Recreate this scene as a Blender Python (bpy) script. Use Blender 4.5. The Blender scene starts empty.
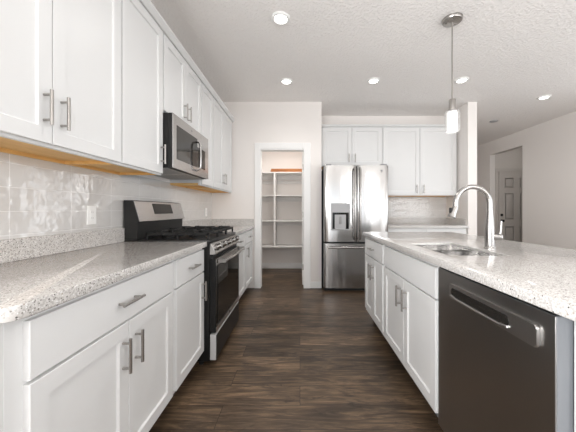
import bpy, bmesh, math, random
from mathutils import Vector, Matrix
S = bpy.context.scene
COL = S.collection
R = math.radians
PI = math.pi
random.seed(7)

# ------------------------------------------------------------------ camera
F = 272.0                                   # focal length in pixels of the 576 wide frame
H = 1.15                                    # eye height
cam_d = bpy.data.cameras.new('camera'); cam = bpy.data.objects.new('camera', cam_d); COL.objects.link(cam)
cam.location = (0, 0, H); cam.rotation_euler = (R(90), 0, 0)
cam_d.sensor_width = 36; cam_d.sensor_fit = 'HORIZONTAL'; cam_d.lens = 36 * F / 576
cam_d.shift_x = -12 / 576; cam_d.shift_y = 6 / 576 * -1
cam_d.clip_start = 0.02; cam_d.clip_end = 100
S.camera = cam

# ------------------------------------------------------------------ world, added daylight panels at unseen windows, exposure
W = bpy.data.worlds.new('sky'); S.world = W; W.use_nodes = True
W.node_tree.nodes['Background'].inputs[0].default_value = (0.85, 0.92, 1.0, 1)
W.node_tree.nodes['Background'].inputs[1].default_value = 1.0

def area(name, loc, rot, sx, sy, power, color=(1, 1, 1), spread=180):
    l = bpy.data.lights.new(name, 'AREA'); l.shape = 'RECTANGLE'; l.size = sx; l.size_y = sy
    l.energy = power; l.color = color; l.spread = R(spread)
    o = bpy.data.objects.new(name, l); COL.objects.link(o); o.location = loc; o.rotation_euler = rot
    return o
DAY = (0.965, 0.985, 1.0)
BACKY = -3.2                                 # unseen wall behind the camera, with added windows
RX = 4.44                                    # right wall
area('added_patio_door_fill', (0.55, BACKY + 0.10, 1.05), (R(90 + 35), 0, 0), 1.9, 1.9, 9, DAY)  # added light panel at an unseen patio door
area('added_back_window_fill', (2.95, BACKY + 0.10, 1.40), (R(90 + 35), 0, 0), 1.9, 1.3, 6, DAY)  # light panel added at a back window out of view
area('added_side_window_fill', (RX - 0.06, -0.6, 1.25), (R(90 + 20), 0, R(85)), 3.6, 1.8, 36, DAY)  # added panel at an unseen right window, brightens the range wall
area('added_left_window_fill', (-1.05, -1.35, 1.20), (R(90 + 25), 0, R(-62)), 2.1, 1.9, 50, DAY, 120)  # added panel at an unseen left window, lights the island fronts
area('added_living_window_fill', (RX - 0.06, 2.75, 1.55), (R(90 + 15), 0, R(95)), 1.6, 1.2, 7, DAY)  # fill panel added at an unseen living-area window
CAN_POWER = 8.5
PENDANT_POWER = 1.8
PANTRY_FILL = 42.0
HALL_FILL = 2.5
DINING_FILL = 66.0
LIVING_FILL = 5.0

S.view_settings.view_transform = 'Standard'
S.view_settings.look = 'None'
S.view_settings.exposure = 0.46
S.view_settings.gamma = 1.0
S.view_settings.use_curve_mapping = False
try:
    S.cycles.max_bounces = 10; S.cycles.diffuse_bounces = 6; S.cycles.glossy_bounces = 5
    S.cycles.sample_clamp_indirect = 6.0
    S.cycles.use_denoising = True
    S.cycles.caustics_reflective = False; S.cycles.caustics_refractive = False
except Exception:
    pass

# ------------------------------------------------------------------ materials
def newmat(name):
    m = bpy.data.materials.new(name); m.use_nodes = True
    return m, m.node_tree.nodes, m.node_tree.links, m.node_tree.nodes['Principled BSDF']

def plain(name, col, rough=0.5, metal=0.0, bump=0.0, bscale=60, coat=0.0, var=0.0):
    m, n, l, b = newmat(name)
    b.inputs['Base Color'].default_value = (*col, 1); b.inputs['Roughness'].default_value = rough
    b.inputs['Metallic'].default_value = metal
    if max(col) < 0.02: b.inputs['Specular IOR Level'].default_value = 0.28
    if coat: b.inputs['Coat Weight'].default_value = coat; b.inputs['Coat Roughness'].default_value = 0.05
    tc = n.new('ShaderNodeTexCoord')
    nz = n.new('ShaderNodeTexNoise'); nz.inputs['Scale'].default_value = bscale; nz.inputs['Detail'].default_value = 3
    l.new(tc.outputs['Object'], nz.inputs['Vector'])
    if bump:
        bp = n.new('ShaderNodeBump'); bp.inputs['Strength'].default_value = bump; bp.inputs['Distance'].default_value = 0.002
        l.new(nz.outputs['Fac'], bp.inputs['Height']); l.new(bp.outputs['Normal'], b.inputs['Normal'])
    mr = n.new('ShaderNodeMapRange'); mr.inputs[3].default_value = rough * 0.92; mr.inputs[4].default_value = rough * 1.08
    l.new(nz.outputs['Fac'], mr.inputs[0]); l.new(mr.outputs[0], b.inputs['Roughness'])
    return m

def emit(name, col, strength):
    m, n, l, b = newmat(name)
    b.inputs['Base Color'].default_value = (*col, 1)
    b.inputs['Emission Color'].default_value = (*col, 1); b.inputs['Emission Strength'].default_value = strength
    return m

def m_quartz():
    m, n, l, b = newmat('speckled_quartz')
    tc = n.new('ShaderNodeTexCoord')
    def chips(scale, lo, seed):
        mp = n.new('ShaderNodeMapping'); mp.inputs['Location'].default_value = (seed, seed * 1.7, seed * .6)
        l.new(tc.outputs['Object'], mp.inputs['Vector'])
        v = n.new('ShaderNodeTexVoronoi'); v.inputs['Scale'].default_value = scale
        l.new(mp.outputs[0], v.inputs['Vector'])
        sep = n.new('ShaderNodeSeparateColor'); l.new(v.outputs['Color'], sep.inputs[0])
        return v, sep
    def step(sock, thr, gt=True):
        mt = n.new('ShaderNodeMath'); mt.operation = 'GREATER_THAN' if gt else 'LESS_THAN'
        l.new(sock, mt.inputs[0]); mt.inputs[1].default_value = thr; return mt.outputs[0]
    def mix(fac, a, c):
        mx = n.new('ShaderNodeMix'); mx.data_type = 'RGBA'
        l.new(fac, mx.inputs[0])
        if isinstance(a, tuple): mx.inputs[6].default_value = (*a, 1)
        else: l.new(a, mx.inputs[6])
        if isinstance(c, tuple): mx.inputs[7].default_value = (*c, 1)
        else: l.new(c, mx.inputs[7])
        return mx.outputs[2]
    def mul(a, c):
        mt = n.new('ShaderNodeMath'); mt.operation = 'MULTIPLY'; l.new(a, mt.inputs[0]); l.new(c, mt.inputs[1]); return mt.outputs[0]
    v1, s1 = chips(240, 0, 3.1)
    v2, s2 = chips(200, 0, 7.7)
    v3, s3 = chips(125, 0, 1.3)
    c = mix(step(s1.outputs[0], 0.62), (0.62, 0.60, 0.58), (0.49, 0.47, 0.45))
    c = mix(mul(step(s1.outputs[1], 0.86), step(v1.outputs['Distance'], 0.5, False)), c, (0.82, 0.81, 0.80))
    c = mix(mul(step(s2.outputs[0], 0.86), step(v2.outputs['Distance'], 0.45, False)), c, (0.25, 0.235, 0.22))
    c = mix(mul(step(s3.outputs[1], 0.91), step(v3.outputs['Distance'], 0.30, False)), c, (0.10, 0.095, 0.09))
    c = mix(mul(step(s3.outputs[2], 0.93), step(v3.outputs['Distance'], 0.34, False)), c, (0.40, 0.35, 0.31))
    l.new(c, b.inputs['Base Color']); b.inputs['Roughness'].default_value = 0.14
    return m

def m_floor():
    m, n, l, b = newmat('dark_wood_planks')
    tc = n.new('ShaderNodeTexCoord')
    br = n.new('ShaderNodeTexBrick')
    br.offset = 0.37; br.offset_frequency = 2
    br.inputs['Color1'].default_value = (0, 0, 0, 1); br.inputs['Color2'].default_value = (1, 1, 1, 1); br.inputs['Mortar'].default_value = (0.5, 0.5, 0.5, 1)
    br.inputs['Scale'].default_value = 1.0; br.inputs['Mortar Size'].default_value = 0.0016; br.inputs['Mortar Smooth'].default_value = 0.3
    br.inputs['Brick Width'].default_value = 1.22; br.inputs['Row Height'].default_value = 0.178
    l.new(tc.outputs['Object'], br.inputs['Vector'])
    # grain: noise stretched along the plank (x), shifted from plank to plank
    mp = n.new('ShaderNodeMapping'); mp.inputs['Scale'].default_value = (1.5, 12, 1)
    l.new(tc.outputs['Object'], mp.inputs['Vector'])
    add = n.new('ShaderNodeVectorMath'); add.operation = 'ADD'
    sc = n.new('ShaderNodeVectorMath'); sc.operation = 'SCALE'; sc.inputs['Scale'].default_value = 37.0
    l.new(br.outputs['Color'], sc.inputs[0]); l.new(mp.outputs[0], add.inputs[0]); l.new(sc.outputs[0], add.inputs[1])
    g = n.new('ShaderNodeTexNoise'); g.inputs['Scale'].default_value = 1.5; g.inputs['Detail'].default_value = 9; g.inputs['Roughness'].default_value = 0.68; g.inputs['Distortion'].default_value = 2.2
    l.new(add.outputs[0], g.inputs['Vector'])
    k = n.new('ShaderNodeTexNoise'); k.inputs['Scale'].default_value = 2.6; k.inputs['Detail'].default_value = 4
    mp2 = n.new('ShaderNodeMapping'); mp2.inputs['Scale'].default_value = (0.9, 3.0, 1)
    l.new(tc.outputs['Object'], mp2.inputs['Vector']); l.new(mp2.outputs[0], k.inputs['Vector'])
    ramp = n.new('ShaderNodeValToRGB'); e = ramp.color_ramp.elements
    e[0].position = 0.30; e[0].color = (0.026, 0.016, 0.010, 1); e[1].position = 0.72; e[1].color = (0.225, 0.148, 0.088, 1)
    e2 = ramp.color_ramp.elements.new(0.5); e2.color = (0.090, 0.059, 0.036, 1)
    l.new(g.outputs['Fac'], ramp.inputs[0])
    kr = n.new('ShaderNodeMapRange'); kr.inputs[1].default_value = 0.3; kr.inputs[2].default_value = 0.7; kr.inputs[3].default_value = 0.62; kr.inputs[4].default_value = 1.45
    l.new(k.outputs['Fac'], kr.inputs[0])
    pr = n.new('ShaderNodeSeparateColor'); l.new(br.outputs['Color'], pr.inputs[0])
    pv = n.new('ShaderNodeMapRange'); pv.inputs[3].default_value = 0.68; pv.inputs[4].default_value = 1.4
    l.new(pr.outputs[0], pv.inputs[0])
    mm = n.new('ShaderNodeMath'); mm.operation = 'MULTIPLY'; l.new(kr.outputs[0], mm.inputs[0]); l.new(pv.outputs[0], mm.inputs[1])
    mc = n.new('ShaderNodeVectorMath'); mc.operation = 'SCALE'; l.new(ramp.outputs[0], mc.inputs[0]); l.new(mm.outputs[0], mc.inputs['Scale'])
    kn = n.new('ShaderNodeTexNoise'); kn.inputs['Scale'].default_value = 1.0; kn.inputs['Detail'].default_value = 6; kn.inputs['Roughness'].default_value = 0.7; kn.inputs['Distortion'].default_value = 1.6
    mp3 = n.new('ShaderNodeMapping'); mp3.inputs['Scale'].default_value = (3.0, 7.0, 1); l.new(tc.outputs['Object'], mp3.inputs['Vector']); l.new(mp3.outputs[0], kn.inputs['Vector'])
    knr = n.new('ShaderNodeMapRange'); knr.inputs[1].default_value = 0.60; knr.inputs[2].default_value = 0.68; knr.inputs[3].default_value = 1.0; knr.inputs[4].default_value = 0.42
    l.new(kn.outputs['Fac'], knr.inputs[0])
    fg = n.new('ShaderNodeTexNoise'); fg.inputs['Scale'].default_value = 1.0; fg.inputs['Detail'].default_value = 3
    mp4 = n.new('ShaderNodeMapping'); mp4.inputs['Scale'].default_value = (9, 160, 1); l.new(tc.outputs['Object'], mp4.inputs['Vector']); l.new(mp4.outputs[0], fg.inputs['Vector'])
    fgr = n.new('ShaderNodeMapRange'); fgr.inputs[1].default_value = 0.3; fgr.inputs[2].default_value = 0.7; fgr.inputs[3].default_value = 0.72; fgr.inputs[4].default_value = 1.28
    l.new(fg.outputs['Fac'], fgr.inputs[0])
    m3 = n.new('ShaderNodeMath'); m3.operation = 'MULTIPLY'; l.new(knr.outputs[0], m3.inputs[0]); l.new(fgr.outputs[0], m3.inputs[1])
    m4 = n.new('ShaderNodeMath'); m4.operation = 'MULTIPLY'; l.new(mm.outputs[0], m4.inputs[0]); l.new(m3.outputs[0], m4.inputs[1]); l.new(m4.outputs[0], mc.inputs['Scale'])
    fin = n.new('ShaderNodeMix'); fin.data_type = 'RGBA'; l.new(br.outputs['Fac'], fin.inputs[0]); l.new(mc.outputs[0], fin.inputs[6]); fin.inputs[7].default_value = (0.012, 0.008, 0.006, 1)
    l.new(fin.outputs[2], b.inputs['Base Color'])
    b.inputs['Roughness'].default_value = 0.42
    bp = n.new('ShaderNodeBump'); bp.inputs['Strength'].default_value = 0.25; bp.inputs['Distance'].default_value = 0.002
    l.new(g.outputs['Fac'], bp.inputs['Height']); l.new(bp.outputs[0], b.inputs['Normal'])
    return m

def m_tile(name, axis, wscale, wave):
    """wavy glossy 4 x 13 inch tiles, stacked; axis = which world axis runs along the wall"""
    m, n, l, b = newmat(name)
    tc = n.new('ShaderNodeTexCoord'); sp = n.new('ShaderNodeSeparateXYZ'); l.new(tc.outputs['Object'], sp.inputs[0])
    cb = n.new('ShaderNodeCombineXYZ')
    l.new(sp.outputs['Y' if axis == 'y' else 'X'], cb.inputs[0]); l.new(sp.outputs['Z'], cb.inputs[1])
    br = n.new('ShaderNodeTexBrick'); br.offset = 0.0; br.squash = 1.0
    mp = n.new('ShaderNodeMapping'); mp.inputs['Location'].default_value = (-1.219 + 0.328 * 8, -1.145 + 0.108 * 12, 0)
    l.new(cb.outputs[0], mp.inputs['Vector']); l.new(mp.outputs[0], br.inputs['Vector'])
    br.inputs['Scale'].default_value = 1; br.inputs['Brick Width'].default_value = 0.328; br.inputs['Row Height'].default_value = 0.108
    br.inputs['Mortar Size'].default_value = 0.0020; br.inputs['Mortar Smooth'].default_value = 0.2
    br.inputs['Color1'].default_value = (0.66, 0.648, 0.635, 1); br.inputs['Color2'].default_value = (0.70, 0.69, 0.678, 1); br.inputs['Mortar'].default_value = (0.86, 0.855, 0.85, 1)
    l.new(br.outputs['Color'], b.inputs['Base Color']); b.inputs['Roughness'].default_value = 0.05; b.inputs['Specular IOR Level'].default_value = 1.0; b.inputs['Coat Weight'].default_value = 0.6; b.inputs['Coat IOR'].default_value = 1.9; b.inputs['Coat Roughness'].default_value = 0.03
    nz = n.new('ShaderNodeTexNoise'); nz.inputs['Scale'].default_value = wscale; nz.inputs['Detail'].default_value = 1.5
    l.new(tc.outputs['Object'], nz.inputs['Vector'])
    sub = n.new('ShaderNodeMath'); sub.operation = 'SUBTRACT'; l.new(nz.outputs['Fac'], sub.inputs[0])
    mfac = n.new('ShaderNodeMath'); mfac.operation = 'MULTIPLY'; l.new(br.outputs['Fac'], mfac.inputs[0]); mfac.inputs[1].default_value = 0.35
    l.new(mfac.outputs[0], sub.inputs[1])
    bp = n.new('ShaderNodeBump'); bp.inputs['Strength'].default_value = 0.6; bp.inputs['Distance'].default_value = wave
    l.new(sub.outputs[0], bp.inputs['Height']); l.new(bp.outputs[0], b.inputs['Normal']); l.new(bp.outputs[0], b.inputs['Coat Normal'])
    return m

def m_steel(name, col, rough, wave=0.0, wscale=(5, 5, 1.2), brush=0.05, bscale=(400, 400, 6), metal=1.0):
    m, n, l, b = newmat(name)
    b.inputs['Base Color'].default_value = (*col, 1); b.inputs['Metallic'].default_value = metal; b.inputs['Roughness'].default_value = rough
    tc = n.new('ShaderNodeTexCoord')
    mp = n.new('ShaderNodeMapping'); mp.inputs['Scale'].default_value = bscale; l.new(tc.outputs['Object'], mp.inputs['Vector'])
    nz = n.new('ShaderNodeTexNoise'); nz.inputs['Scale'].default_value = 1; nz.inputs['Detail'].default_value = 2; l.new(mp.outputs[0], nz.inputs['Vector'])
    mr = n.new('ShaderNodeMapRange'); mr.inputs[3].default_value = max(0.02, rough - brush); mr.inputs[4].default_value = rough + brush
    l.new(nz.outputs['Fac'], mr.inputs[0]); l.new(mr.outputs[0], b.inputs['Roughness'])
    if wave:
        mp2 = n.new('ShaderNodeMapping'); mp2.inputs['Scale'].default_value = wscale; l.new(tc.outputs['Object'], mp2.inputs['Vector'])
        nz2 = n.new('ShaderNodeTexNoise'); nz2.inputs['Scale'].default_value = 1; nz2.inputs['Detail'].default_value = 1; l.new(mp2.outputs[0], nz2.inputs['Vector'])
        bp = n.new('ShaderNodeBump'); bp.inputs['Strength'].default_value = 1.0; bp.inputs['Distance'].default_value = wave
        l.new(nz2.outputs['Fac'], bp.inputs['Height']); l.new(bp.outputs[0], b.inputs['Normal'])
    return m

def m_wood(name, c1, c2, rough=0.5, scale=(30, 2, 30)):
    m, n, l, b = newmat(name)
    tc = n.new('ShaderNodeTexCoord'); mp = n.new('ShaderNodeMapping'); mp.inputs['Scale'].default_value = scale
    l.new(tc.outputs['Object'], mp.inputs['Vector'])
    nz = n.new('ShaderNodeTexNoise'); nz.inputs['Scale'].default_value = 1; nz.inputs['Detail'].default_value = 5; nz.inputs['Distortion'].default_value = 0.6
    l.new(mp.outputs[0], nz.inputs['Vector'])
    rp = n.new('ShaderNodeValToRGB'); e = rp.color_ramp.elements
    e[0].position = 0.3; e[0].color = (*c1, 1); e[1].position = 0.7; e[1].color = (*c2, 1)
    l.new(nz.outputs['Fac'], rp.inputs[0]); l.new(rp.outputs[0], b.inputs['Base Color']); b.inputs['Roughness'].default_value = rough
    return m

def m_ceiling():
    m, n, l, b = newmat('textured_ceiling_paint')
    b.inputs['Base Color'].default_value = (0.92, 0.895, 0.875, 1); b.inputs['Roughness'].default_value = 0.9
    tc = n.new('ShaderNodeTexCoord')
    nz = n.new('ShaderNodeTexNoise'); nz.inputs['Scale'].default_value = 46; nz.inputs['Detail'].default_value = 3; nz.inputs['Roughness'].default_value = 0.5
    l.new(tc.outputs['Object'], nz.inputs['Vector'])
    rp = n.new('ShaderNodeMapRange'); rp.inputs[1].default_value = 0.45; rp.inputs[2].default_value = 0.6; l.new(nz.outputs['Fac'], rp.inputs[0])
    bp = n.new('ShaderNodeBump'); bp.inputs['Strength'].default_value = 0.8; bp.inputs['Distance'].default_value = 0.0035
    l.new(rp.outputs[0], bp.inputs['Height']); l.new(bp.outputs[0], b.inputs['Normal'])
    return m

def m_shade():
    m, n, l, b = newmat('frosted_lamp_glass')
    b.inputs['Base Color'].default_value = (0.95, 0.95, 0.94, 1); b.inputs['Roughness'].default_value = 0.15
    b.inputs['Emission Color'].default_value = (1, 0.97, 0.92, 1); b.inputs['Emission Strength'].default_value = 0.55
    b.inputs['Coat Weight'].default_value = 0.5
    return m

def m_clear():
    m, n, l, b = newmat('clear_lamp_glass')
    b.inputs['Base Color'].default_value = (0.55, 0.55, 0.55, 1); b.inputs['Roughness'].default_value = 0.05; b.inputs['Alpha'].default_value = 0.35
    b.inputs['Specular IOR Level'].default_value = 0.8
    return m

M = dict(
    clear=m_clear(),
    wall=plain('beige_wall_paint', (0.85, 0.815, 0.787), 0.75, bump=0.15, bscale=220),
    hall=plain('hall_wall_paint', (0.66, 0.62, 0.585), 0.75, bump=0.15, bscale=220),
    ceiling=m_ceiling(), floor=m_floor(),
    trim=plain('white_trim_paint', (0.88, 0.878, 0.87), 0.4),
    cab=plain('white_cabinet_paint', (0.735, 0.737, 0.735), 0.34, bump=0.04, bscale=90),
    kick=plain('shade_dark_toe_board', (0.05, 0.045, 0.04), 0.6),  # toe boards coloured dark to carry the shade under the cabinets
    quartz=m_quartz(), tile_y=m_tile('wavy_grey_tile_side', 'y', 16, 0.0055), tile_x=m_tile('wavy_grey_tile_back', 'x', 40, 0.016),
    steel=m_steel('stainless_steel', (0.50, 0.485, 0.47), 0.26),
    range_steel=m_steel('range_stainless', (0.46, 0.45, 0.445), 0.22),
    fridge=m_steel('polished_stainless_doors', (0.52, 0.515, 0.51), 0.19, wave=0.009, wscale=(7, 1, 0.5), brush=0.03, bscale=(300, 300, 3)),
    chrome=m_steel('bright_nickel', (0.38, 0.367, 0.355), 0.20, brush=0.02),
    sink=m_steel('satin_sink_steel', (0.80, 0.79, 0.78), 0.12),
    nickel=m_steel('satin_nickel', (0.42, 0.40, 0.38), 0.28, brush=0.04),
    dark_steel=m_steel('dark_stainless', (0.36, 0.348, 0.338), 0.30, wave=0.002, wscale=(3, 9, 0.4), brush=0.04, bscale=(200, 260, 4)),
    dark_handle=m_steel('dark_stainless_handle', (0.50, 0.49, 0.48), 0.30),
    dw_side=plain('light_grey_door_edge', (0.20, 0.21, 0.225), 0.35),
    black=plain('black_enamel', (0.012, 0.012, 0.012), 0.30),
    matte_black=plain('matte_black_plastic', (0.018, 0.018, 0.018), 0.5),
    iron=plain('cast_iron', (0.015, 0.015, 0.015), 0.55, bump=0.3, bscale=300),
    glass_black=plain('black_glass', (0.008, 0.008, 0.008), 0.04),
    display=plain('dark_display', (0.019, 0.017, 0.016), 0.3),
    glass_brown=plain('smoked_oven_glass', (0.019, 0.017, 0.015), 0.06),
    maple=m_wood('unfinished_maple', (0.74, 0.43, 0.14), (0.86, 0.55, 0.22), 0.5),
    plank=m_wood('orange_stained_wood', (0.24, 0.075, 0.018), (0.46, 0.18, 0.05), 0.45, scale=(3, 30, 30)),
    shelf=plain('white_shelf_paint', (0.76, 0.745, 0.73), 0.45),
    plastic=plain('white_plastic', (0.90, 0.90, 0.89), 0.35),
    slot=plain('grey_slot', (0.35, 0.35, 0.35), 0.5),
    door=plain('taupe_door_paint', (0.60, 0.565, 0.53), 0.45),
    lens=emit('lit_lamp_lens', (1, 0.97, 0.93), 6.0), shade=m_shade(),
    mark=plain('pale_printed_mark', (0.7, 0.7, 0.7), 0.5),
    grey=plain('grey_plastic', (0.30, 0.30, 0.30), 0.4),
    silver=plain('brushed_silver_edge', (0.55, 0.55, 0.55), 0.35),
    recess=plain('grey_recess_plastic', (0.40, 0.40, 0.41), 0.3),
)

# ------------------------------------------------------------------ mesh helpers
class MB:
    def __init__(s): s.bm = bmesh.new()
    def box(s, x0, x1, y0, y1, z0, z1, bev=0.0, seg=1):
        vs = [s.bm.verts.new((x, y, z)) for x in (x0, x1) for y in (y0, y1) for z in (z0, z1)]
        fs = [s.bm.faces.new([vs[i] for i in q]) for q in ((0, 1, 3, 2), (4, 6, 7, 5), (0, 4, 5, 1), (2, 3, 7, 6), (0, 2, 6, 4), (1, 5, 7, 3))]
        if bev:
            es = list({e for f in fs for e in f.edges})
            bmesh.ops.bevel(s.bm, geom=es, offset=bev, segments=seg, affect='EDGES', profile=0.5)
        return s
    def prism(s, poly, axis, a, b, bev=0.0, seg=1):
        """poly of 2D points; axis x: (y,z), axis y: (x,z), axis z: (x,y)"""
        def P(p, t):
            return (t, p[0], p[1]) if axis == 'x' else (p[0], t, p[1]) if axis == 'y' else (p[0], p[1], t)
        A = [s.bm.verts.new(P(p, a)) for p in poly]; B = [s.bm.verts.new(P(p, b)) for p in poly]
        n = len(poly); fs = [s.bm.faces.new(A), s.bm.faces.new(B[::-1])]
        for i in range(n): fs.append(s.bm.faces.new((A[i], B[i], B[(i + 1) % n], A[(i + 1) % n])))
        if bev:
            es = list({e for f in fs[:2] for e in f.edges})
            bmesh.ops.bevel(s.bm, geom=es, offset=bev, segments=seg, affect='EDGES', profile=0.5)
        return s
    def tube(s, pts, r, n=12, cap=True):
        pts = [Vector(p) for p in pts]; rr = r if isinstance(r, (list, tuple)) else [r] * len(pts)
        rings = []; up = None
        for i, p in enumerate(pts):
            d = ((pts[min(i + 1, len(pts) - 1)] - p).normalized() + (p - pts[max(i - 1, 0)]).normalized()).normalized()
            if up is None: up = d.orthogonal().normalized()
            else: up = (up - d * up.dot(d)).normalized()
            q = d.cross(up)
            rings.append([s.bm.verts.new(p + (up * math.cos(2 * PI * k / n) + q * math.sin(2 * PI * k / n)) * rr[i]) for k in range(n)])
        for a, b in zip(rings, rings[1:]):
            for k in range(n): s.bm.faces.new((a[k], a[(k + 1) % n], b[(k + 1) % n], b[k]))
        if cap: s.bm.faces.new(rings[0][::-1]); s.bm.faces.new(rings[-1])
        return s
    def lathe(s, prof, c, axis='z', n=24):
        """prof: list of (radius, height) from start to end, closed by caps where radius > 0"""
        c = Vector(c); rings = []
        ax = {'z': (Vector((1, 0, 0)), Vector((0, 1, 0)), Vector((0, 0, 1))), 'x': (Vector((0, 1, 0)), Vector((0, 0, 1)), Vector((1, 0, 0))), 'y': (Vector((1, 0, 0)), Vector((0, 0, 1)), Vector((0, 1, 0)))}[axis]
        for r, h in prof:
            rings.append([s.bm.verts.new(c + ax[0] * r * math.cos(2 * PI * k / n) + ax[1] * r * math.sin(2 * PI * k / n) + ax[2] * h) for k in range(n)])
        for a, b in zip(rings, rings[1:]):
            for k in range(n): s.bm.faces.new((a[k], a[(k + 1) % n], b[(k + 1) % n], b[k]))
        s.bm.faces.new(rings[0][::-1]); s.bm.faces.new(rings[-1])
        return s
    def build(s, name, mat, parent=None, org=None):
        bmesh.ops.recalc_face_normals(s.bm, faces=s.bm.faces[:])
        if org is None: org = ORG.get(parent.name, Vector()) if parent else Vector()
        for v in s.bm.verts: v.co -= org
        me = bpy.data.meshes.new(name); s.bm.to_mesh(me); s.bm.free()
        me.materials.append(mat)
        for p in me.polygons: p.use_smooth = True
        try: me.set_sharp_from_angle(angle=R(32))
        except Exception: pass
        o = bpy.data.objects.new(name, me); COL.objects.link(o)
        if parent: o.parent = parent; ORG[o.name] = org
        else: o.location = org; ORG[o.name] = org
        return o
ORG = {}

def tag(o, label=None, cat=None, group=None, kind=None):
    if label: o['label'] = label
    if cat: o['category'] = cat
    if group: o['group'] = group
    if kind: o['kind'] = kind
    return o
def thing(name, loc, label, cat, group=None):
    o = bpy.data.objects.new(name, None); COL.objects.link(o); o.location = loc; o.empty_display_size = 0.1
    ORG[o.name] = Vector(loc)
    return tag(o, label, cat, group)
def struct(mb, name, mat, parent=None):
    o = mb.build(name, mat, parent)
    if not parent: o['kind'] = 'structure'
    return o

def frame_map(side, p):
    """(u, v, n) on a cabinet front -> world. side L faces +x, R faces -x, B faces -y; p = position of the front's back plane"""
    if side == 'L': return lambda u, v, n: (p + n, u, v)
    if side == 'R': return lambda u, v, n: (p - n, u, v)
    return lambda u, v, n: (u, p - n, v)

def panel(side, p, u0, u1, v0, v1, t=0.019, shaker=True, rail=0.057):
    mb = MB(); fm = frame_map(side, p)
    rings = [(0, 0), (0, t - 0.0015), (0.0015, t)]
    if shaker: rings += [(rail, t), (rail + 0.005, t - 0.009)]
    rs = [[mb.bm.verts.new(fm(u, v, n)) for u, v in ((u0 + i, v0 + i), (u1 - i, v0 + i), (u1 - i, v1 - i), (u0 + i, v1 - i))] for i, n in rings]
    mb.bm.faces.new(rs[0])
    for a, b in zip(rs, rs[1:]):
        for k in range(4): mb.bm.faces.new((a[k], a[(k + 1) % 4], b[(k + 1) % 4], b[k]))
    mb.bm.faces.new(rs[-1])
    return mb

def pull(side, p, u, v, vertical, parent, t=0.019, length=0.135):
    mb = MB(); fm = frame_map(side, p); h = length / 2; q = length * 0.36
    P = lambda d, n: fm(u, v + d, n) if vertical else fm(u + d, v, n)
    mb.tube([P(-h, t + 0.031), P(h, t + 0.031)], 0.0062, 12)
    for d in (-q, q): mb.tube([P(d, t - 0.001), P(d, t + 0.031)], 0.005, 10)
    return mb.build('handle', M['nickel'], parent)

def door(side, p, u0, u1, v0, v1, root, hu=None, hv=None):
    o = panel(side, p, u0, u1, v0, v1).build('door', M['cab'], root)
    if hu is not None: pull(side, p, hu, hv, True, o)
    return o
def drawer(side, p, u0, u1, v0, v1, root, handle=True):
    o = panel(side, p, u0, u1, v0, v1, shaker=False).build('drawer', M['cab'], root)
    if handle: pull(side, p, (u0 + u1) / 2, (v0 + v1) / 2, False, o)
    return o

# ------------------------------------------------------------------ the setting
LX = -1.31; PY = 4.006; BY = 4.615; CZ = 2.743; WX0, WX1 = 2.474, 2.61; FARY = 7.2
T = 0.12
struct(MB().box(-1.6, 6.3, BACKY - 0.3, FARY + 0.2, -0.1, 0), 'floor', M['floor'])
struct(MB().box(-1.6, 6.3, BACKY - 0.3, FARY + 0.2, CZ, CZ + 0.1), 'ceiling', M['ceiling'])
wl = struct(MB().box(LX - T, LX, -0.2, 5.47, 0, CZ).box(LX - T, LX, BACKY, -2.5, 0, CZ).box(LX - T, LX, -2.5, -0.2, 0, 0.25).box(LX - T, LX, -2.5, -0.2, 2.2, CZ), 'wall_left', M['wall'])
mb = MB()
for y0, y1 in ((-2.5, -2.44), (-1.39, -1.31), (-0.26, -0.2)): mb.box(LX - 0.1, LX - 0.02, y0, y1, 0.25, 2.2)
mb.box(LX - 0.1, LX - 0.02, -2.5, -0.2, 0.25, 0.31).box(LX - 0.1, LX - 0.02, -2.5, -0.2, 2.14, 2.2)
struct(mb, 'window_4', M['trim'])  # unseen window frame, added to go with the left light panel
struct(MB().box(LX, LX + 0.008, 0.3, PY, 0.9, 1.425), 'tile_backsplash', M['tile_y'], wl)
# pantry front wall with door opening
OX0, OX1, OZ = -0.582, 0.056, 2.05
mb = MB().box(LX, OX0, PY, PY + T, 0, CZ).box(OX1, 0.317, PY, PY + T, 0, CZ).box(OX0, OX1, PY, PY + T, OZ, CZ).box(0.197, 0.317, PY + T, BY, 0, CZ)
struct(mb, 'wall_pantry', M['wall'])
struct(MB().box(LX, 0.317, 5.35, 5.47, 0, CZ).box(0.197, 0.317, BY + T, 5.35, 0, CZ), 'wall_pantry_back', M['wall'])
wb = struct(MB().box(0.197, WX0, BY, BY + T, 0, CZ), 'wall_back', M['wall'])
struct(MB().box(1.24, WX0, BY - 0.008, BY, 0.9, 1.40), 'tile_backsplash', M['tile_x'], wb)
struct(MB().box(WX0, WX1, PY, FARY, 0, CZ, 0.004), 'wall_wing', M['wall'])
struct(MB().box(WX1, 6.2, FARY, FARY + T, 0, CZ), 'wall_far', M['wall'])
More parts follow.
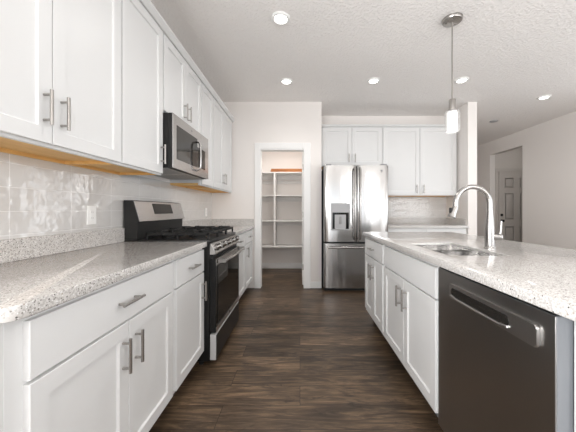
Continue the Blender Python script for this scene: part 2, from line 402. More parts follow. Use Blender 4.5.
# right wall: opening to the hall, added windows out of view
HY0, HY1, HZ = 5.43, 6.356, 2.44
WY0, WY1, WZ0, WZ1 = -2.6, 1.4, 0.3, 2.25
mb = MB().box(RX, RX + 0.115, HY1, FARY, 0, CZ).box(RX, RX + 0.115, HY0, HY1, HZ, CZ).box(RX, RX + 0.115, WY1, 1.9, 0, CZ).box(RX, RX + 0.115, 3.6, HY0, 0, CZ).box(RX, RX + 0.115, 1.9, 3.6, 0, 0.9).box(RX, RX + 0.115, 1.9, 3.6, 2.2, CZ)
mb.box(RX, RX + 0.115, BACKY, WY0, 0, CZ).box(RX, RX + 0.115, WY0, WY1, 0, WZ0).box(RX, RX + 0.115, WY0, WY1, WZ1, CZ)
struct(mb, 'wall_right', M['wall'])
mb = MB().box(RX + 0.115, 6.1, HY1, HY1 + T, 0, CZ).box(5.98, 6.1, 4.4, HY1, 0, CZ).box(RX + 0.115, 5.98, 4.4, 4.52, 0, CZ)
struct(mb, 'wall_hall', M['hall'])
mb = MB()
WIN = [(-0.40, 1.50, 0.12, 2.12), (2.0, 3.9, 0.75, 2.15)]
xs = LX - T
for a, b, z0, z1 in WIN:
    mb.box(xs, a, BACKY - T, BACKY, 0, CZ).box(a, b, BACKY - T, BACKY, 0, z0).box(a, b, BACKY - T, BACKY, z1, CZ); xs = b
mb.box(xs, RX + 0.115, BACKY - T, BACKY, 0, CZ)
struct(mb, 'wall_front', M['wall'])
for i, (a, b, z0, z1) in enumerate(WIN):
    mb = MB(); c = (a + b) / 2
    for x0, x1 in ((a, a + 0.06), (c - 0.04, c + 0.04), (b - 0.06, b)): mb.box(x0, x1, BACKY - 0.10, BACKY - 0.02, z0, z1)
    mb.box(a, b, BACKY - 0.10, BACKY - 0.02, z0, z0 + 0.06).box(a, b, BACKY - 0.10, BACKY - 0.02, z1 - 0.06, z1)
    struct(mb, 'window_%d' % (i + 1), M['trim'])  # unseen windows, added for brightness from behind the camera
mb = MB()
for y0, y1 in ((WY0, WY0 + 0.06), (-1.3, -1.22), (0.04, 0.12), (WY1 - 0.06, WY1)): mb.box(RX + 0.02, RX + 0.1, y0, y1, WZ0, WZ1)
mb.box(RX + 0.02, RX + 0.1, WY0, WY1, WZ0, WZ0 + 0.06).box(RX + 0.02, RX + 0.1, WY0, WY1, WZ1 - 0.06, WZ1)
struct(mb, 'window_3', M['trim'])  # out-of-view window frame, added for the side light panel
mb = MB().box(RX + 0.02, RX + 0.1, 1.9, 1.96, 0.9, 2.2).box(RX + 0.02, RX + 0.1, 3.54, 3.6, 0.9, 2.2).box(RX + 0.02, RX + 0.1, 2.72, 2.78, 0.9, 2.2).box(RX + 0.02, RX + 0.1, 1.9, 3.6, 0.9, 0.96).box(RX + 0.02, RX + 0.1, 1.9, 3.6, 2.14, 2.2)
struct(mb, 'window_5', M['trim'])  # window frame added out of view for the living-area panel
# trim: pantry casing with jamb, baseboards
mb = MB()
mb.box(OX0 - 0.085, OX0, PY - 0.018, PY, 0, OZ + 0.085, 0.003).box(OX1, OX1 + 0.10, PY - 0.018, PY, 0, OZ + 0.085, 0.003).box(OX0, OX1, PY - 0.018, PY, OZ, OZ + 0.085, 0.003)
mb.box(OX0 - 0.001, OX0 + 0.004, PY - 0.01, PY + T, 0, OZ - 0.015).box(OX1 - 0.004, OX1 + 0.001, PY - 0.01, PY + T, 0, OZ - 0.015).box(OX0, OX1, PY - 0.01, PY + T, OZ - 0.015, OZ)
struct(mb, 'trim_1', M['trim'])
struct(MB().box(OX1 + 0.10, 0.317, PY - 0.014, PY, 0, 0.095, 0.004), 'baseboard_pantry_front', M['trim'])
struct(MB().box(-1.3, 0.19, 5.336, 5.35, 0, 0.11, 0.004), 'baseboard_pantry_back', M['trim'])
struct(MB().box(RX - 0.014, RX, WY1, HY0, 0, 0.095, 0.004), 'baseboard_right', M['trim'])
# pantry door: open into the pantry, seen edge-on
DX0, DX1, DY0, DY1 = 0.034, 0.069, PY + T + 0.012, PY + T + 0.622
dr = panel('R', DX1, DY0, DY1, 0.012, OZ - 0.02, t=0.035, rail=0.11).build('door_1', M['trim']); dr['kind'] = 'structure'
for z in (0.28, 1.08, 1.80):
    MB().box(DX0 + 0.004, DX1 - 0.004, DY0 - 0.003, DY0 + 0.001, z - 0.045, z + 0.045).tube([(DX1 + 0.001, DY0 - 0.004, z - 0.045), (DX1 + 0.001, DY0 - 0.004, z + 0.045)], 0.006, 10).build('hinge', M['nickel'], dr)
MB().lathe([(0.024, 0), (0.024, 0.006), (0.010, 0.012), (0.010, 0.03), (0.026, 0.04), (0.026, 0.055), (0.012, 0.062)], (DX0, DY1 - 0.065, 0.95), 'x', 18).build('knob', M['nickel'], dr).scale = (1, 1, 1)
# hall door, six panels
def six_panel():
    mb = MB(); x0, x1, z0, z1, y = 4.632, 5.442, 0.012, 2.03, HY1 - 0.006
    mb.box(x0, x1, y - 0.030, y, z0, z1, 0.002)
    st, w = 0.115, (0.81 - 0.345) / 2
    for a in (x0 + st, x0 + 2 * st + w):
        for b0, b1 in ((0.22, 0.78), (0.93, 1.55), (1.66, 1.91)):
            for i, (e, d) in enumerate(((0.0, 0.0), (0.012, 0.010))): pass
            r = [(0.0, 0.030), (0.010, 0.0375), (0.020, 0.030), (0.034, 0.030), (0.050, 0.037)]
            rs = [[mb.bm.verts.new((px, y - n, pz)) for px, pz in ((a + i, b0 + i), (a + w - i, b0 + i), (a + w - i, b1 - i), (a + i, b1 - i))] for i, n in r]
            for p, q in zip(rs, rs[1:]):
                for k in range(4): mb.bm.faces.new((p[k], p[(k + 1) % 4], q[(k + 1) % 4], q[k]))
            mb.bm.faces.new(rs[-1])
    return mb
hd = struct(six_panel(), 'door_2', M['door'])
MB().lathe([(0.032, 0), (0.032, -0.006), (0.012, -0.012), (0.012, -0.03), (0.028, -0.04), (0.028, -0.06), (0.015, -0.066)], (4.685, HY1 - 0.036, 0.90), 'y', 18).build('knob', M['matte_black'], hd)
MB().lathe([(0.030, 0), (0.030, -0.012), (0.022, -0.018)], (4.685, HY1 - 0.036, 1.035), 'y', 18).build('deadbolt', M['matte_black'], hd)
mb = MB().box(4.556, 4.626, HY1 - 0.018, HY1, 0, 2.035, 0.002).box(5.448, 5.518, HY1 - 0.018, HY1, 0, 2.035, 0.002).box(4.556, 5.518, HY1 - 0.02, HY1, 2.036, 2.12, 0.002)
struct(mb, 'trim_2', M['door'])

# ------------------------------------------------------------------ cabinets of the range wall
LP = -0.714                                   # back plane of the fronts
DV0, DV1, RV0, RV1 = 0.130, 0.699, 0.709, 0.864
CT0, CT1 = 0.882, 0.920
def base_cabinet(side, u0, u1, p, back, kick, label, group):
    s = 1 if side == 'L' else -1
    mid = (u0 + u1) / 2
    root = thing('base_cabinet', (((p + back) / 2, mid, 0) if side in 'LR' else (mid, (p + back) / 2, 0)), label, 'cabinet', group)
    def bx(n0, n1, z0, z1, a=u0, b=u1, bev=0.0015):
        if side in 'LR': return MB().box(min(n0, n1), max(n0, n1), a, b, z0, z1, bev)
        return MB().box(a, b, min(n0, n1), max(n0, n1), z0, z1, bev)
    bx(back, p, 0.11, CT0).build('body', M['cab'], root)
    bx(back, kick, 0.0, 0.11, u0 + 0.001, u1 - 0.001, 0).build('toe_kick', M['kick'], root)
    return root
G1 = 'white base cabinets of the range wall'
c = base_cabinet('L', 0.655, 1.508, LP, LX + 0.009, LP - 0.07, 'wide white base cabinet with a long drawer over two doors, under the rounded counter corner', G1)
drawer('L', LP, 0.700, 1.490, RV0, RV1, c)
door('L', LP, 0.700, 1.105, DV0, DV1, c, 1.066, 0.578); door('L', LP, 1.109, 1.490, DV0, DV1, c, 1.148, 0.578)
MB().box(LX + 0.009, LP - 0.001, 0.643, 0.656, 0.0, CT0, 0.001).build('end_panel', M['cab'], c)
MB().box(LP - 0.055, LP + 0.004, 0.6405, 0.6435, 0.0, CT0, 0.001).build('corner_stile', M['cab'], c)
c = base_cabinet('L', 1.509, 1.984, LP, LX + 0.009, LP - 0.07, 'narrow white base cabinet, one drawer over one door, against the near side of the range', G1)
drawer('L', LP, 1.530, 1.970, RV0, RV1, c); door('L', LP, 1.530, 1.970, DV0, DV1, c, 1.922, 0.578)
c = base_cabinet('L', 2.762, 3.465, LP, LX + 0.009, LP - 0.07, 'white base cabinet mostly hidden just beyond the range', G1)
drawer('L', LP, 2.785, 3.452, RV0, RV1, c); door('L', LP, 2.785, 3.452, DV0, DV1, c, 2.835, 0.60)
c = base_cabinet('L', 3.466, 3.985, LP, LX + 0.009, LP - 0.07, 'white base cabinet with one drawer and one door beside the pantry doorway', G1)
drawer('L', LP, 3.485, 3.965, RV0, RV1, c); door('L', LP, 3.485, 3.965, DV0, DV1, c, 3.535, 0.60)

# uppers
UP = -1.004; UB, UT = 1.40, 2.445
def upper_cabinet(side, u0, u1, p, back, z0, z1, label, group, splits, handles, hz, underside=True):
    mid = (u0 + u1) / 2
    root = thing('wall_cabinet', (((p + back) / 2, mid, z0) if side in 'LR' else (mid, (p + back) / 2, z0)), label, 'cabinet', group)
    def bx(mb, a, b, n0, n1, q0, q1):
        if side in 'LR': mb.box(min(n0, n1), max(n0, n1), a, b, q0, q1, 0.001)
        else: mb.box(a, b, min(n0, n1), max(n0, n1), q0, q1, 0.001)
        return mb
    s = -1 if side == 'L' else 1              # direction from the front to the wall
    if side == 'R': s = 1
    bx(MB(), u0, u1, back, p, z0 + 0.022, z1).build('body', M['cab'], root)
    mb = MB(); bx(mb, u0, u1, p + s * 0.019, p, z0, z0 + 0.0215)
    mb.build('bottom_rail', M['cab'], root)
    mb = MB()
    bx(mb, u0 + 0.001, u0 + 0.017, p + s * 0.02, back - s * 0.001, z0 + 0.002, z0 + 0.0215)
    bx(mb, u1 - 0.017, u1 - 0.001, p + s * 0.02, back - s * 0.001, z0 + 0.002, z0 + 0.0215)
    bx(mb, u0 + 0.017, u1 - 0.017, back - s * 0.02, back - s * 0.001, z0 + 0.002, z0 + 0.0215)
    bx(mb, u0 + 0.001, u1 - 0.001, p + s * 0.02, back - s * 0.001, z0 + 0.0185, z0 + 0.0218)
    mb.build('underside', M['maple'], root)['label'] = 'unfinished orange maple underside'
    for (a, b), h in zip(splits, handles):
        door(side, p, a, b, z0 + 0.012, z1 - 0.015, root, h, hz)
    return root
G2 = 'white wall cabinets above the range counter'
upper_cabinet('L', 0.66, 1.506, UP, LX, UB, UT, 'tall white two-door wall cabinet at the open end, above the wide drawer', G2, [(0.68, 1.082), (1.086, 1.500)], [1.046, 1.122], 1.545)
upper_cabinet('L', 1.507, 1.967, UP, LX, UB, UT, 'tall white one-door wall cabinet on the near side of the microwave', G2, [(1.514, 1.955)], [1.925], 1.545)
upper_cabinet('L', 1.968, 2.728, UP, LX, 1.862, UT, 'short white two-door wall cabinet directly above the microwave', G2, [(1.978, 2.346), (2.350, 2.718)], [2.310, 2.386], 1.985)
upper_cabinet('L', 2.729, 3.092, UP, LX, UB, UT, 'narrow tall white wall cabinet on the far side of the microwave', G2, [(2.737, 3.084)], [2.775], 1.545)
upper_cabinet('L', 3.093, 3.985, UP, LX, UB, UT, 'tall white two-door wall cabinet in the corner next to the pantry wall', G2, [(3.100, 3.500), (3.504, 3.930)], [3.465, 3.539], 1.545)
def crown(pts, z0, z1, out, name):
    return None
mb = MB().prism([(LX, UT + 0.0005), (UP, UT + 0.0005), (UP + 0.022, UT + 0.0005), (UP + 0.050, UT + 0.028), (UP + 0.050, UT + 0.040), (LX, UT + 0.040)], 'y', 0.655, PY - 0.001)
struct(mb, 'trim_3', M['cab'])

# ------------------------------------------------------------------ countertops
def rounded_rect(x0, x1, y0, y1, corners, r, n=6):
    out = []
    for (cx, cy, a0, key) in ((x1, y0, -90, 'se'), (x1, y1, 0, 'ne'), (x0, y1, 90, 'nw'), (x0, y0, 180, 'sw')):
        if key in corners:
            ox = cx - r if cx == x1 else cx + r; oy = cy - r if cy == y1 else cy + r
            out += [(ox + r * math.cos(R(a0 + 90 * k / n)), oy + r * math.sin(R(a0 + 90 * k / n))) for k in range(n + 1)]
        else: out.append((cx, cy))
    return out
def countertop(label, loc): return thing('countertop', loc, label, 'countertop')
CE = -0.68
t = countertop('speckled pale quartz countertop on the near side of the range, with a rounded free corner', (-1.0, 1.3, CT0))
MB().prism(rounded_rect(LX + 0.009, CE, 0.632, 1.987, ('se',), 0.045), 'z', CT0, CT1, 0.004, 2).build('slab', M['quartz'], t)
MB().box(LX + 0.009, LX + 0.029, 0.632, 1.987, CT1, 1.02, 0.002).build('upstand', M['quartz'], t)
t = countertop('short speckled quartz countertop between the range and the pantry wall', (-1.0, 3.4, CT0))
MB().box(LX + 0.009, CE, 2.759, PY - 0.001, CT0, CT1, 0.003).build('slab', M['quartz'], t)
MB().box(LX + 0.009, LX + 0.029, 2.759, PY - 0.001, CT1, 1.02, 0.002).box(LX + 0.029, CE, PY - 0.021, PY - 0.001, CT1, 1.02, 0.002).build('upstand', M['quartz'], t)

# ------------------------------------------------------------------ gas range
RY0, RY1 = 1.990, 2.754
rg = thing('gas_range', (-1.0, (RY0 + RY1) / 2, 0), 'freestanding stainless and black gas range with cast-iron grates on the counter wall', 'range')
BF = -0.662
MB().box(-1.29, BF, RY0, RY1, 0.04, 0.905, 0.004).build('body', M['black'], rg)
for x in (-1.22, -0.74):
    for y in (RY0 + 0.05, RY1 - 0.05): MB().tube([(x, y, 0), (x, y, 0.045)], 0.018, 10).build('foot', M['matte_black'], rg)
MB().box(-1.29, -0.650, RY0 - 0.001, RY1 + 0.001, 0.905, 0.930, 0.006, 2).build('cooktop', M['black'], rg)
# backguard
prof = [(-1.29, 0.931), (-1.192, 0.931), (-1.192, 1.062), (-1.180, 1.062), (-1.175, 1.070), (-1.216, 1.212), (-1.230, 1.222), (-1.29, 1.222)]
bg = MB().prism(prof, 'y', RY0, RY1, 0.002).build('backguard', M['matte_black'], rg)
d = Vector((-0.041, 0, 0.142)).normalized(); nn = Vector((d.z, 0, -d.x))
def slope_plate(y0, y1, a, b, th, mb=None, off=0.0):
    mb = mb or MB(); o = Vector((-1.175, 0, 1.070))
    P = lambda s_, y, t_: o + d * s_ + nn * t_ + Vector((0, y, 0))
    A = [P(s_, y, t_) for t_ in (off, off + th) for s_, y in ((a, y0), (b, y0), (b, y1), (a, y1))]
    v = [mb.bm.verts.new(p) for p in A]
    for q in ((0, 1, 2, 3), (7, 6, 5, 4), (0, 4, 5, 1), (1, 5, 6, 2), (2, 6, 7, 3), (3, 7, 4, 0)): mb.bm.faces.new([v[i] for i in q])
    return mb
slope_plate(RY0 - 0.002, RY1 + 0.002, -0.006, 0.150, 0.006).build('steel_panel', M['range_steel'], bg)
ds = slope_plate(2.22, 2.53, 0.048, 0.134, 0.003, off=0.006).build('display', M['display'], bg)
# control panel, sloped, with knobs
cp = MB().prism([(BF + 0.001, 0.905), (-0.648, 0.903), (-0.618, 0.832), (-0.622, 0.822), (BF + 0.001, 0.822)], 'y', RY0 + 0.001, RY1 - 0.001, 0.002).build('control_panel', M['steel'], rg)
kd = Vector((0.071, 0, 0.030)).normalized()
for i in range(5):
    y = RY0 + 0.095 + i * 0.1435
    p = Vector((-0.632, y, 0.868))
    k = MB().tube([p, p + kd * 0.006, p + kd * 0.007, p + kd * 0.032, p + kd * 0.036], [0.028, 0.028, 0.022, 0.020, 0.016], 20).build('knob', M['chrome'], rg)
    q = p + kd * 0.036
    MB().box(q.x - 0.012, q.x + 0.004, y - 0.004, y + 0.004, q.z - 0.016, q.z + 0.014, 0.002).build('grip', M['chrome'], k)
# oven door
MB().box(BF, -0.640, RY0 + 0.01, RY1 - 0.01, 0.792, 0.820).build('vent_strip', M['matte_black'], rg)
od = MB().box(BF + 0.001, -0.617, RY0 + 0.004, RY1 - 0.004, 0.248, 0.790, 0.004).build('oven_door', M['black'], rg)
MB().box(-0.617, -0.614, RY0 + 0.045, RY1 - 0.045, 0.30, 0.735, 0.001).build('window', M['glass_black'], od)
MB().box(-0.6168, -0.613, RY0 + 0.006, RY1 - 0.006, 0.741, 0.788, 0.001).build('top_rail', M['steel'], od)
MB().box(-0.6168, -0.6135, RY0 + 0.006, RY1 - 0.006, 0.250, 0.285, 0.001).build('bottom_rail', M['dark_handle'], od)
MB().lathe([(0.012, 0), (0.012, 0.002), (0.010, 0.003)], (-0.6135, (RY0 + RY1) / 2, 0.268), 'x', 16).build('emblem', M['chrome'], od)
hb = MB()
pts = [(-0.562 + 0.012 * math.sin(PI * k / 12), RY0 + 0.03 + (RY1 - RY0 - 0.06) * k / 12, 0.770) for k in range(13)]
hb.tube(pts, 0.0115, 14); hb = hb.build('handle', M['range_steel'], od)
for y in (RY0 + 0.040, RY1 - 0.040): MB().box(-0.6125, -0.5535, y - 0.012, y + 0.012, 0.754, 0.786, 0.004).build('handle_bracket', M['chrome'], od)
wd = MB().box(BF + 0.001, -0.617, RY0 + 0.004, RY1 - 0.004, 0.046, 0.236, 0.004).build('warming_drawer', M['silver'], rg)
MB().box(-0.617, -0.6155, RY0 + 0.010, RY1 - 0.010, 0.052, 0.230, 0.0005).build('front_panel', M['black'], wd)
# burners and grates
BU = [(-1.03, RY0 + 0.15, 0.036), (-0.79, RY0 + 0.15, 0.045), (-0.91, (RY0 + RY1) / 2, 0.05), (-1.03, RY1 - 0.15, 0.036), (-0.79, RY1 - 0.15, 0.045)]
for x, y, r in BU:
    MB().lathe([(r + 0.012, 0), (r + 0.012, 0.006), (r, 0.008), (r, 0.014), (r - 0.006, 0.017), (0.01, 0.018)], (x, y, 0.930), 'z', 20).build('burner', M['iron'], rg)
for i in range(3):
    y0 = RY0 + 0.012 + i * 0.2475; y1 = y0 + 0.244; x0, x1 = -1.135, -0.672; mb = MB(); z0, z1 = 0.962, 0.982; w = 0.014
    mb.box(x0, x1, y0, y0 + w, z0, z1, 0.003).box(x0, x1, y1 - w, y1, z0, z1, 0.003).box(x0, x0 + w, y0, y1, z0, z1, 0.003).box(x1 - w, x1, y0, y1, z0, z1, 0.003)
    ym = (y0 + y1) / 2; xm = (x0 + x1) / 2
    mb.box(xm - w / 2, xm + w / 2, y0, y1, z0, z1, 0.003)
    for cx in ((x0 + xm) / 2, (x1 + xm) / 2):
        for sy, e in ((y0, ym - 0.03), (ym + 0.03, y1)): mb.box(cx - w / 2, cx + w / 2, sy, e, z0, z1 + 0.013, 0.003)
        mb.box(cx - 0.115, cx - 0.03, ym - w / 2, ym + w / 2, z0, z1 + 0.013, 0.003).box(cx + 0.03, cx + 0.115, ym - w / 2, ym + w / 2, z0, z1 + 0.013, 0.003)
    for x in (x0, x1 - w, xm - w / 2):
        for y in (y0, y1 - w): mb.box(x, x + w, y, y + w, 0.9305, z0 + 0.002, 0.002)
    mb.build('grate', M['iron'], rg)

# ------------------------------------------------------------------ microwave
MY0, MY1, MZ0, MZ1 = 1.970, 2.726, 1.456, 1.858
mw = thing('microwave', (-1.12, (MY0 + MY1) / 2, MZ0), 'stainless over-the-range microwave mounted under the short wall cabinet', 'microwave')
MB().box(LX + 0.01, -0.955, MY0 + 0.002, MY1 - 0.002, MZ0, MZ1, 0.003).build('body', M['matte_black'], mw)
md = MB().box(-0.9545, -0.9275, MY0, MY1, MZ0 + 0.002, MZ1 - 0.001, 0.003).build('door', M['matte_black'], mw)
MB().box(-0.9273, -0.920, MY0, MY1, MZ0 + 0.002, MZ1 - 0.001, 0.002).build('steel_front', M['range_steel'], md)
MB().box(-0.9205, -0.9185, MY0 + 0.06, MY0 + 0.465, 1.53, 1.785, 0.0008).build('window', M['glass_brown'], md)
MB().box(-0.9205, -0.9182, MY0 + 0.475, MY0 + 0.665, 1.535, 1.715, 0.0008).build('control_panel', M['glass_black'], md)
hm = MB(); hy = MY0 + 0.435
hm.tube([(-0.919, hy + 0.01, 1.50), (-0.890, hy, 1.508), (-0.880, hy, 1.53), (-0.877, hy, 1.62), (-0.880, hy, 1.72), (-0.890, hy, 1.745), (-0.919, hy + 0.01, 1.752)], 0.009, 12)
hm.build('handle', M['range_steel'], md)
MB().lathe([(0.010, 0), (0.010, 0.002), (0.008, 0.003)], (-0.920, (MY0 + MY1) / 2 - 0.03, MZ1 - 0.035), 'x', 16).build('emblem', M['grey'], md)
mb = MB()
for k in range(9): mb.box(-1.25 + k * 0.03, -1.235 + k * 0.03, MY0 + 0.08, MY0 + 0.34, MZ0 - 0.003, MZ0 + 0.001).box(-1.25 + k * 0.03, -1.235 + k * 0.03, MY1 - 0.34, MY1 - 0.08, MZ0 - 0.003, MZ0 + 0.001)
mb.build('vent_grille', M['grey'], mw)
MB().box(-1.29, -0.96, MY0 + 0.004, MY1 - 0.004, MZ0 - 0.0015, MZ0 + 0.0005).build('bottom_plate', M['dark_steel'], mw)

# ------------------------------------------------------------------ back wall: fridge, cabinets
BP = 4.255                                    # back plane of the wall-cabinet fronts
G3 = 'white wall cabinets on the fridge wall'
upper_cabinet('B', 0.322, 1.283, BP, BY, 1.835, UT, 'short white two-door wall cabinet directly above the fridge', G3, [(0.345, 0.806), (0.812, 1.275)], [0.76, 0.858], 1.955)
upper_cabinet('B', 1.284, 2.450, BP, BY - 0.009, 1.375, UT, 'tall white two-door wall cabinet between the fridge and the wing wall', G3, [(1.296, 1.865), (1.872, 2.430)], [1.815, 1.922], 1.475)
mb = MB().prism([(BY, UT + 0.0005), (BP, UT + 0.0005), (BP - 0.022, UT + 0.0005), (BP - 0.040, UT + 0.022), (BP - 0.040, UT + 0.032), (BY, UT + 0.032)], 'x', 0.318, 2.473)
struct(mb, 'trim_4', M['cab'])
FX0, FX1, FY = 0.336, 1.242, 3.80
fr = thing('refrigerator', ((FX0 + FX1) / 2, 4.2, 0), 'stainless french-door refrigerator with water dispenser beside the pantry wall', 'refrigerator')
MB().box(FX0 + 0.004, FX1 - 0.004, 3.875, BY - 0.015, 0.03, 1.765, 0.006).build('body', M['matte_black'], fr)
MB().box(FX0 + 0.02, FX1 - 0.02, 3.89, 4.5, 0.0, 0.03).build('base_grille', M['matte_black'], fr)
def bowed(x0, x1, z0, z1, gx0=None):
    """door slab with a gently bowed front and rounded vertical edges"""
    yb = 3.873; n = 14; bow = 0.012; r = 0.02
    pts = [(x0, yb)]
    for k in range(n + 1):
        t_ = k / n; x = x0 + (x1 - x0) * t_
        e = min(t_, 1 - t_) * (x1 - x0)
        y = FY + bow * (2 * t_ - 1) ** 2
        if e < r: y += r - math.sqrt(max(0, r * r - (r - e) ** 2))
        pts.append((x, y))
    for a in (0.004, 0.009, 0.014): pts += [(x0 + a, FY + bow * (2 * a / (x1 - x0) - 1) ** 2 + r - math.sqrt(r * r - (r - a) ** 2)), (x1 - a, FY + bow * (1 - 2 * a / (x1 - x0)) ** 2 + r - math.sqrt(r * r - (r - a) ** 2))]
    pts.append((x1, yb))
    b = [p for p in pts if p[1] < yb - 1e-6]; b.sort(key=lambda p: p[0])
    return [(x0, yb)] + b + [(x1, yb)]
mid = 0.794
dL = MB(); dL.prism(bowed(FX0, mid - 0.003, 0, 0), 'z', 0.705, 1.775, 0.003); dl = dL.build('door', M['fridge'], fr)
dR = MB(); dR.prism(bowed(mid + 0.003, FX1, 0, 0), 'z', 0.705, 1.775, 0.003); drr = dR.build('door', M['fridge'], fr)
fz = MB(); fz.prism(bowed(FX0, FX1, 0, 0), 'z', 0.055, 0.680, 0.003); fz = fz.build('freezer_drawer', M['fridge'], fr)
for x, dd in ((mid - 0.032, dl), (mid + 0.040, drr)):
    h = MB()
    h.tube([(x, 3.80, 0.745), (x, 3.755, 0.765), (x, 3.742, 0.85), (x, 3.736, 1.22), (x, 3.742, 1.62), (x, 3.755, 1.715), (x, 3.80, 1.735)], 0.015, 14)
    h.build('handle', M['chrome'], dd)
h = MB(); n = 12
pts = [(FX0 + 0.06, 3.81, 0.628)] + [(FX0 + 0.06 + (FX1 - FX0 - 0.12) * k / n, 3.758 - 0.016 * math.sin(PI * k / n), 0.628) for k in range(n + 1)] + [(FX1 - 0.06, 3.81, 0.628)]
h.tube(pts, 0.014, 14); h.build('handle', M['chrome'], fz)
# dispenser
dp = MB().box(0.432, 0.702, 3.796, 3.806, 0.865, 1.245, 0.003).build('dispenser', M['recess'], dl)
mb = MB().box(0.452, 0.682, 3.7945, 3.7965, 0.885, 1.115, 0.0006); mb.build('recess', M['glass_black'], dp)
MB().box(0.485, 0.640, 3.792, 3.7946, 0.890, 1.085, 0.0006).build('back_plate', M['recess'], dp)
MB().box(0.545, 0.580, 3.778, 3.793, 0.955, 1.060, 0.006, 2).build('paddle', M['grey'], dp)
MB().box(0.50, 0.63, 3.765, 3.795, 0.878, 0.890, 0.003).build('drip_tray', M['recess'], dp)
MB().lathe([(0.022, 0), (0.022, -0.002), (0.018, -0.003)], (1.135, 3.806, 1.695), 'y', 20).build('emblem', M['grey'], drr)
for x in (FX0 + 0.06, FX1 - 0.06): MB().box(x - 0.045, x + 0.045, 3.83, 3.95, 1.766, 1.80, 0.006, 2).build('hinge_cover', M['grey'], fr)
for x in (FX0 + 0.08, FX1 - 0.08): MB().tube([(x, 3.93, 0), (x, 3.93, 0.035)], 0.02, 10).build('foot', M['matte_black'], fr)

c = base_cabinet('B', 1.258, 2.450, 4.005, BY - 0.009, 4.075, 'white base cabinet in the corner between the fridge and the wing wall', None)
for a, b, hs in ((1.268, 1.848, 1.80), (1.854, 2.440, 1.90)):
    drawer('B', 4.005, a, b, RV0, RV1, c); door('B', 4.005, a, b, DV0, DV1, c, hs, 0.578)
t = countertop('speckled quartz countertop beside the fridge under the wavy tile', (1.85, 4.3, CT0))
MB().box(1.252, WX0 - 0.001, 3.97, BY - 0.009, CT0, CT1, 0.003).build('slab', M['quartz'], t)
MB().box(1.252, WX0 - 0.021, BY - 0.029, BY - 0.009, CT1, 1.02, 0.002).box(WX0 - 0.021, WX0 - 0.001, 4.05, BY - 0.009, CT1, 1.02, 0.002).build('upstand', M['quartz'], t)

# ------------------------------------------------------------------ island
IP = 0.691; IB = 1.275
G4 = 'white base cabinets of the island'
c = base_cabinet('R', 2.200, 2.832, IP, IB, IP + 0.07, 'white island cabinet with a small drawer over two narrow doors, at the fridge end', G4)
drawer('R', IP, 2.222, 2.815, RV0, RV1, c)
door('R', IP, 2.222, 2.516, 0.150, DV1, c, 2.480, 0.578); door('R', IP, 2.521, 2.815, 0.150, DV1, c, 2.557, 0.578)
MB().box(IP - 0.001, IB, 2.8322, 2.842, 0.11, CT0, 0.001).box(IP + 0.07, IB, 2.8322, 2.842, 0.0, 0.11, 0.001).build('end_panel', M['cab'], c)
c = base_cabinet('R', 1.343, 2.199, IP, IB, IP + 0.07, 'wide white sink cabinet of the island with a plain false front over two doors', G4)
for o in list(c.children):                     # the sink hangs inside: an open-topped box
    if o.name.startswith('body'): bpy.data.objects.remove(o)
mb = MB().box(IP, IB, 1.3435, 1.361, 0.11, CT0, 0.001).box(IP, IB, 2.181, 2.1985, 0.11, CT0, 0.001).box(IP, IP + 0.018, 1.3615, 2.1805, 0.11, CT0, 0.001).box(IB - 0.012, IB, 1.3615, 2.1805, 0.11, CT0, 0.001).box(IP, IB, 1.3615, 2.1805, 0.11, 0.128, 0.001)
mb.build('body', M['cab'], c)
f = drawer('R', IP, 1.352, 2.180, RV0, RV1, c, handle=False); f.name = 'false_front'
door('R', IP, 1.352, 1.763, 0.140, DV1, c, 1.715, 0.578); door('R', IP, 1.769, 2.180, 0.140, DV1, c, 1.812, 0.578)
# end panel of the island beside the dishwasher + back panel
ip = thing('island_end_panel', (1.0, 0.69, 0), 'white panel closing the island end beside the dishwasher', 'panel')
MB().box(0.722, IB, 0.662, 0.718, 0, CT0, 0.002).build('panel', M['cab'], ip)
MB().box(IB + 0.0005, IB + 0.022, 0.662, 2.842, 0, CT0, 0.002).build('back_panel', M['cab'], ip)
# dishwasher
dw = thing('dishwasher', (0.98, 1.03, 0), 'dark stainless dishwasher built into the island under the quartz', 'dishwasher')
DWY0, DWY1 = 0.724, 1.338; DF = 0.680
MB().box(0.735, 1.26, DWY0 + 0.002, DWY1 - 0.002, 0.02, 0.872, 0.002).build('tub', M['matte_black'], dw)
for y in (DWY0 + 0.06, DWY1 - 0.06): MB().tube([(0.80, y, 0), (0.80, y, 0.025)], 0.016, 10).build('foot', M['matte_black'], dw)
MB().box(0.75, 0.77, DWY0 + 0.01, DWY1 - 0.01, 0.0, 0.095).build('kick_plate', M['matte_black'], dw)
ddoor = MB().box(DF + 0.0035, 0.730, DWY0, DWY1, 0.10, 0.866, 0.002).build('door', M['dw_side'], dw)
tc_ = MB().box(DF + 0.004, 0.7285, DWY0 + 0.001, DWY1 - 0.001, 0.866, 0.871, 0.001).build('control_strip', M['black'], ddoor)
mb = MB()
for k in range(11): mb.box(0.694, 0.697, 0.80 + k * 0.024, 0.806 + k * 0.024, 0.871, 0.8713)
mb.build('control_marks', M['mark'], tc_)
